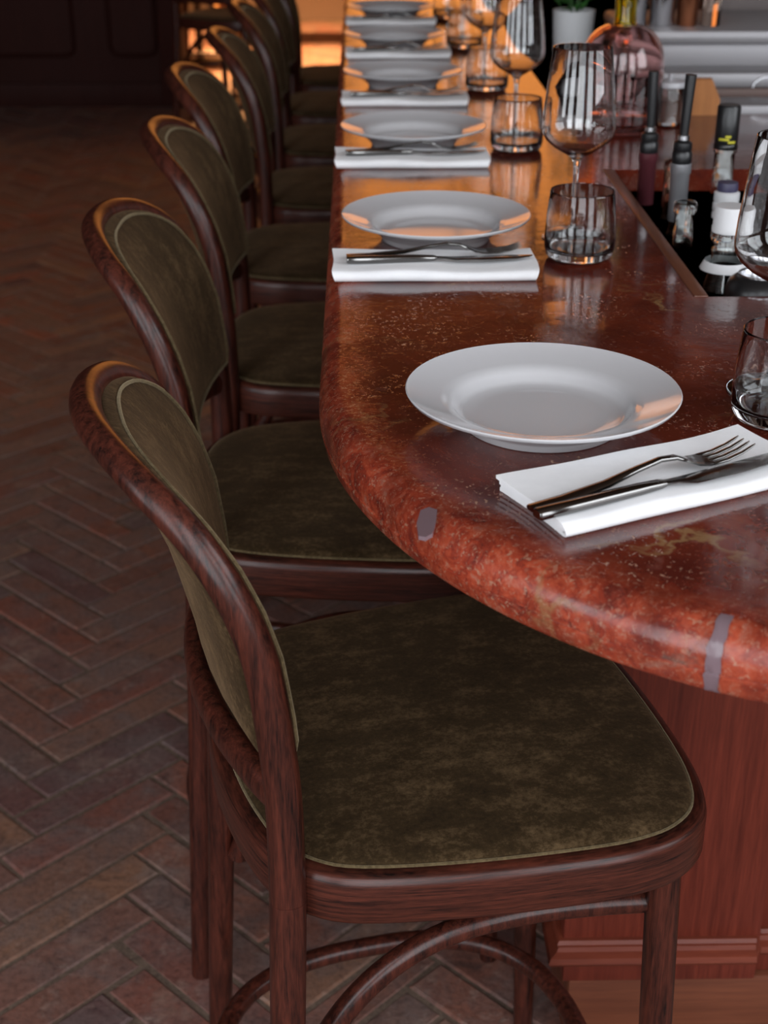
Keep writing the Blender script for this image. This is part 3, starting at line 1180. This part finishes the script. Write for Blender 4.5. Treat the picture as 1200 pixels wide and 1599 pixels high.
H = .300
b = bottle('spirit_bottle', .447, 2.200, H + .018, .0315, .060, .0112, .085, 'green_bottle_glass', 'dark glass bottle with maroon neck foil and black pour spout', 'dark_liquor', .8)
pour_spout(b, H + .018, -.002, 'maroon_foil', .0112)
b = bottle('spirit_bottle', .458, 2.020, H + .040, .0360, .060, .0112, .090, 'pale_bottle_glass', 'clear bottle with grey neck foil and black pour spout', 'dark_liquor', .55)
pour_spout(b, H + .040, .003, 'grey_foil', .0112)
b = bottle('spirit_bottle', .468, 2.112, .322, .031, .055, .0130, .075, 'brown_bottle_glass', 'open necked brown bottle between the two spouted bottles', 'dark_liquor', .6)
b = bottle('spirit_bottle', .4475, 1.925, .305, .031, .070, .0135, .070, 'pale_bottle_glass', 'open necked clear bottle in front of the grey foil bottle', 'dark_liquor', .5)
b = bottle('spirit_bottle', .4505, 1.840, .225, .034, .055, .0135, .050, 'green_bottle_glass', 'low dark bottle with open neck beside the wooden well strip', 'dark_liquor', .6)
# red bitter with black cap
b = bottle('bitters_bottle', .566, 2.205, .330, .036, .070, .0158, .085, 'pale_bottle_glass', 'clear bottle of red liquor with black cap and yellow print', 'red_liquor', 1.42)
cp_ = lathe('cap', [(0, .386), (.0155, .386), (.0178, .383), (.0178, .322), (.0168, .320), (.0168, .372), (0, .376)], 'black_plastic', b, 32)
for k, (aw, zz) in enumerate(((.30, .3345), (.16, .339), (.22, .3305))):
    bm = bmesh.new()
    vs0 = []
    for i in range(7):
        a = -PI / 2 - .1 + (i / 6 - .5) * aw * 3 + (k - 1) * .35
        vs0.append((bm.verts.new((.01815 * math.cos(a), .01815 * math.sin(a), zz)), bm.verts.new((.01815 * math.cos(a), .01815 * math.sin(a), zz + .0034))))
    for p, r_ in zip(vs0, vs0[1:]):
        bm.faces.new((p[0], r_[0], r_[1], p[1]))
    from_bm('cap_print', bm, 'yellow_print', cp_)
# bottle with ribbed white collar and purple top
b = bottle('syrup_bottle', .508, 1.945, .300, .028, .060, .0140, .060, 'brown_bottle_glass', 'brown bottle with ribbed white collar and purple cap', 'dark_liquor', .6)
lathe('collar', [(.0155, .277), (.0180, .278), (.0180, .285), (.0165, .287), (.0180, .289), (.0180, .298), (.0165, .300), (.0175, .302), (.0175, .313), (.0140, .315), (0, .315)], 'white_plastic', b, 32)
lathe('cap', [(0, .3152), (.0140, .3152), (.0145, .321), (.0135, .327), (0, .328)], 'purple_cap', b, 32)
# squat clear bottle with wide white screw cap
b = bottle('spirit_bottle', .4640, 1.748, .312, .044, .110, .0190, .030, 'pale_bottle_glass', 'wide shouldered clear bottle with white screw cap', 'dark_liquor', .55)
lathe('cap', [(.0195, .3095), (.0215, .310), (.0218, .316), (.0208, .3175), (.0208, .339), (.0195, .342), (0, .342)], 'white_plastic', b, 40)
lathe('neck_label', [(.0262, .272), (.0318, .262), (.0322, .2625), (.0265, .2735)], 'white_plastic', b, 40)
b = bottle('spirit_bottle', .552, 1.790, .312, .042, .110, .0190, .030, 'pale_bottle_glass', 'clear bottle with white cap behind the wide shouldered one', 'dark_liquor', .55)
lathe('cap', [(.0195, .3095), (.0215, .310), (.0218, .316), (.0208, .3175), (.0208, .339), (.0195, .342), (0, .342)], 'white_plastic', b, 40)
# black canister with a steel rimmed jigger in it
cn = empty('black_canister', (.484, 1.6535, WZ), 0, 'black round canister with steel lined mouth in the well corner', 'canister')
lathe('body', [(0, 0), (.040, 0), (.042, .003), (.042, .262), (.038, .274), (.028, .282), (.026, .282), (.026, .2), (0, .2)], 'black_plastic', cn, 40)
lathe('steel_liner', [(.0255, .2835), (.0275, .2835), (.0275, .2815), (.0255, .2815), (.0205, .262), (0, .262)], 'steel', cn, 40)

# ================================================================== behind the well
# pink carafe with yellow neck
cx, cy = .476, 2.640
ca = empty('carafe', (cx, cy, CZ), 0, 'round shouldered pink glass carafe with yellow neck', 'carafe')
r = .0755
o = [(0, .004), (.055, .003), (.066, 0), (.0735, .006), (r, .018), (r, .110)]
for k in range(1, 9):
    a = PI / 2 * k / 8
    o.append((.020 + (r - .020) * math.cos(a), .110 + .070 * math.sin(a)))
w = .003
inn = [(max(.016, rr_ - w), zz - (w if i > 5 else 0)) for i, (rr_, zz) in enumerate(o)][::-1]
inn = [p for p in inn if p[1] > .02] + [(r - w, .020), (.064, .010), (0, .010)]
lathe('body', o + inn, 'pink_glass', ca, 48, angle=70)
lathe('neck', [(.0195, .177), (.0200, .186), (.0185, .205), (.0205, .245), (.027, .275), (.0275, .277), (.0255, .277), (.018, .246), (.0155, .205), (.016, .186), (.0165, .177)], 'yellow_glass', ca, 40, angle=70)
st = lathe('stopper_ball', [(0, .1705 - .0155)] + [(.0155 * math.sin(PI * k / 12), .1550 - .0155 * math.cos(PI * k / 12)) for k in range(1, 12)] + [(0, .1705)], 'pink_glass', ca, 24)

# lidded glass jar
jr = empty('glass_jar', (.572, 2.668, CZ), 0, 'small glass jar with grey lid and round knob beside the carafe', 'jar')
lathe('jar_body', [(0, 0), (.024, 0), (.027, .003), (.027, .066), (.0255, .068), (.0250, .066), (.0250, .006), (0, .006)], 'clear_glass', jr, 36)
lathe('lid', [(0, .068), (.0285, .068), (.029, .072), (.0265, .077), (.006, .079), (.003, .082), (.0055, .086), (.0045, .090), (0, .091)], 'satin_grey', jr, 36)
lathe('sugar', [(0, .0062), (.0245, .0064), (.0245, .046), (0, .048)], 'brown_laminate', jr, 24)

# wooden board leaning on the steel step
bm = bmesh.new()
prism(bm, [(0, 0), (.075, 0), (.075, .030), (.056, .068), (.012, .068), (0, .052)], 0, .014)
bd = from_bm('cutting_board', bm, 'board_wood', None, True, 30)
bd.location = (.612, 2.770, CZ + .0018)
bd.rotation_euler = (math.radians(98), 0, 0)
tag(bd, 'small orange wooden board with cut corners behind the glass jar', 'board')

# stainless back station
stn = empty('steel_station', (1.1, 3.1, 0), 0, 'stainless steel bar station with stepped shelves', 'bar station')


def spart(name, d, mat, bevel=.004):
    return box_obj(name, (d[0] - 1.1, d[1] - 1.1, d[2] - 3.1, d[3] - 3.1, d[4], d[5]), mat, stn, bevel)


spart('cabinet', (.43, 1.9, 2.80, 3.50, 0, 1.020), 'brushed_steel')
spart('front_step', (.665, 1.9, 2.80, 2.90, 1.020, 1.072), 'brushed_steel', .006)
spart('brown_recess', (.62, 1.9, 2.93, 2.95, 1.020, 1.082), 'brown_laminate', .001)
spart('middle_shelf', (.56, 1.9, 2.935, 3.10, 1.082, 1.112), 'brushed_steel', .006)
spart('riser', (.56, 1.9, 3.02, 3.10, 1.112, 1.158), 'brushed_steel', .002)
spart('top_shelf', (.555, 1.9, 2.995, 3.36, 1.158, 1.186), 'brushed_steel', .010)
spart('splashback', (.80, 1.9, 3.37, 3.40, 1.020, 1.75), 'splash_grey', .002)
spart('rear_post', (.56, .60, 3.30, 3.36, 1.020, 1.158), 'brushed_steel', .002)
# recessed sink bowl edge in the riser
bm = bmesh.new()
sweep(bm, [Vector((.83 + .035 * math.cos(a) - 1.1, 2.9335 - 3.1, 1.083 + .022 * math.sin(a))) for a in [PI * k / 14 for k in range(15)]], .0025, None, 6)
from_bm('bowl_rim', bm, 'steel', stn)

TS = 1.186


def shaker(name, x, y, mat, label, h=.14, r0=.030, r1=.042, cat='shaker'):
    o = lathe(name, [(0, .002), (r0 * .9, 0), (r0, .003), (r1, h), (r1 + .0012, h + .0015), (r1 - .001, h), (r0 - .001, .006), (0, .006)], mat, None, 40)
    o.location = (x, y, TS)
    return tag(o, label, cat, 'bar tools on the steel shelf')


p1, p2, p3, p4 = (at_y(xx, 47, 3.06) for xx in (992, 1034, 1072, 1108))
shaker('shaker_tin', p1.x, 3.07, 'steel', 'polished steel shaker tin beside the yellow carafe neck', .15, .022, .028)
shaker('shaker_tin', p2.x, 3.07, 'steel', 'polished steel shaker tin between the carafe neck and the copper tin', .16, .025, .030)
shaker('shaker_tin', p3.x + .002, 3.07, 'copper', 'copper shaker tin on the steel shelf', .15, .020, .026)
pb = empty('dark_bottle', (p4.x + .004, 3.07, TS), 0, 'slim dark bottle at the end of the shaker row', 'bottle', 'bar tools on the steel shelf')
lathe('glass_body', [(0, 0), (.017, 0), (.019, .004), (.019, .11), (.008, .15), (.008, .19), (0, .128)], 'brown_bottle_glass', pb, 28)
lathe('cap', [(.0085, .175), (.010, .176), (.010, .198), (0, .199)], 'black_plastic', pb, 24)

# herb pot
pt = empty('herb_pot', (.470, 3.23, 1.020), 0, 'grey square sided pot of green herbs behind the wine glasses', 'potted plant')
lathe('pot', [(0, 0), (.034, 0), (.036, .003), (.045, .172), (.046, .180), (.043, .180), (.042, .165), (0, .165)], 'pot_grey', pt, 36)
lathe('soil', [(0, .166), (.0418, .166)], 'soil', pt, 24)
rr = random.Random(5)
lm = None
for k in range(26):
    a = rr.uniform(0, 2 * PI); rad = rr.uniform(.004, .036); hh = .178 + rr.uniform(0, .07)
    if lm is None:
        bm = bmesh.new()
        L = [(0, 0, 0), (.008, .014, .004), (.0, .036, .001), (-.008, .014, .004)]
        v = [bm.verts.new(p) for p in L]
        c0 = bm.verts.new((0, .015, .000))
        for i in range(4):
            bm.faces.new((v[i], v[(i + 1) % 4], c0))
        lo = from_bm('leaf', bm, 'leaf', pt, False)
        lm = lo.data
    else:
        lo = bpy.data.objects.new('leaf', lm); C.objects.link(lo); lo.parent = pt
    lo.location = (rad * math.cos(a), rad * math.sin(a), hh)
    lo.rotation_euler = (rr.uniform(-.2, .9), rr.uniform(-.3, .3), a - PI / 2)
bm = bmesh.new()
for k in range(6):
    a = k * 1.05
    sweep(bm, [Vector((.008 * math.cos(a), .008 * math.sin(a), .165)), Vector((.018 * math.cos(a), .018 * math.sin(a), .235))], .0012, None, 5)
from_bm('stems', bm, 'leaf', pt)

# ================================================================== the far room
bench = empty('pale_bench', (-.40, 12.0, 0), 0, 'pale wooden bench in the warm lit far room', 'bench')
box_obj('seat', (-.75, .75, -.35, .35, .40, .45), 'bench_wood', bench, .006)
for sx in (-.70, .70):
    for sy in (-.3, .3):
        box_obj('leg', (sx - .03, sx + .03, sy - .03, sy + .03, 0, .40), 'bench_wood', bench, .003)
tb = empty('side_table', (-1.15, 10.85, 0), 0, 'low table with pale wooden top beside the panelled partition', 'table')
lathe('table_top', [(0, .56), (.34, .56), (.35, .567), (.35, .59), (.34, .597), (0, .597)], 'bench_wood', tb, 40)
lathe('column', [(0, .02), (.03, .02), (.025, .3), (.03, .56), (0, .56)], 'frame_black', tb, 20)
lathe('foot', [(0, 0), (.22, 0), (.22, .012), (.03, .025), (0, .025)], 'frame_black', tb, 32)
for i, (x, y, a, lb) in enumerate(((-.98, 9.60, 170, 'dark bar stool standing alone beyond the panelled partition'),
                                   (-.62, 7.60, 60, 'dark bar stool in the aisle beyond the counter row'))):
    o = copy_tree(stool)
    o.location = (x, y, 0)
    o.rotation_euler = (0, 0, math.radians(a))
    tag(o, lb, 'stool', 'loose stools in the far aisle')


def added_pendant(x, y, z, label, power=1.0):  # unseen lamp, added for the warm light on the floor below
    root = empty('added_lamp', (x, y, z), 0, label, 'lamp', 'added lamps out of view')
    lathe('shade', [(.03, .16), (.05, .15), (.16, .02), (.165, 0), (.160, 0), (.155, .018), (.045, .143), (.03, .15)], 'brass', root, 32)
    lathe('added_bulb', [(0, .03), (.022, .045), (.03, .07), (.02, .10), (.012, .12), (0, .12)], 'added_lamp_glow', root, 20)
    tube('cord', [(0, 0, .155), (0, 0, (ZC - z) / 2), (0, 0, ZC - z)], .004, 'black_plastic', root, 2, 8)
    l = bpy.data.lights.new('added_lamp_light', 'SPOT')
    l.energy = ADDED_LAMP * power
    l.color = (1.0, .52, .20)
    l.spot_size = math.radians(95)
    l.spot_blend = .5
    l.shadow_soft_size = .05
    lo = bpy.data.objects.new('added_lamp_light', l)
    C.objects.link(lo)
    lo.parent = root
    lo.location = (0, 0, .0)


added_pendant(-.45, 11.6, 2.4, 'added brass lamp out of view over the pale bench')
added_pendant(-1.25, 10.6, 2.4, 'added brass lamp out of view over the low side table')
added_pendant(-2.3, 5.6, 2.9, 'added brass lamp out of view over the aisle beside the stools', .040)  # weak extra lamp, added to redden and lift the aisle floor
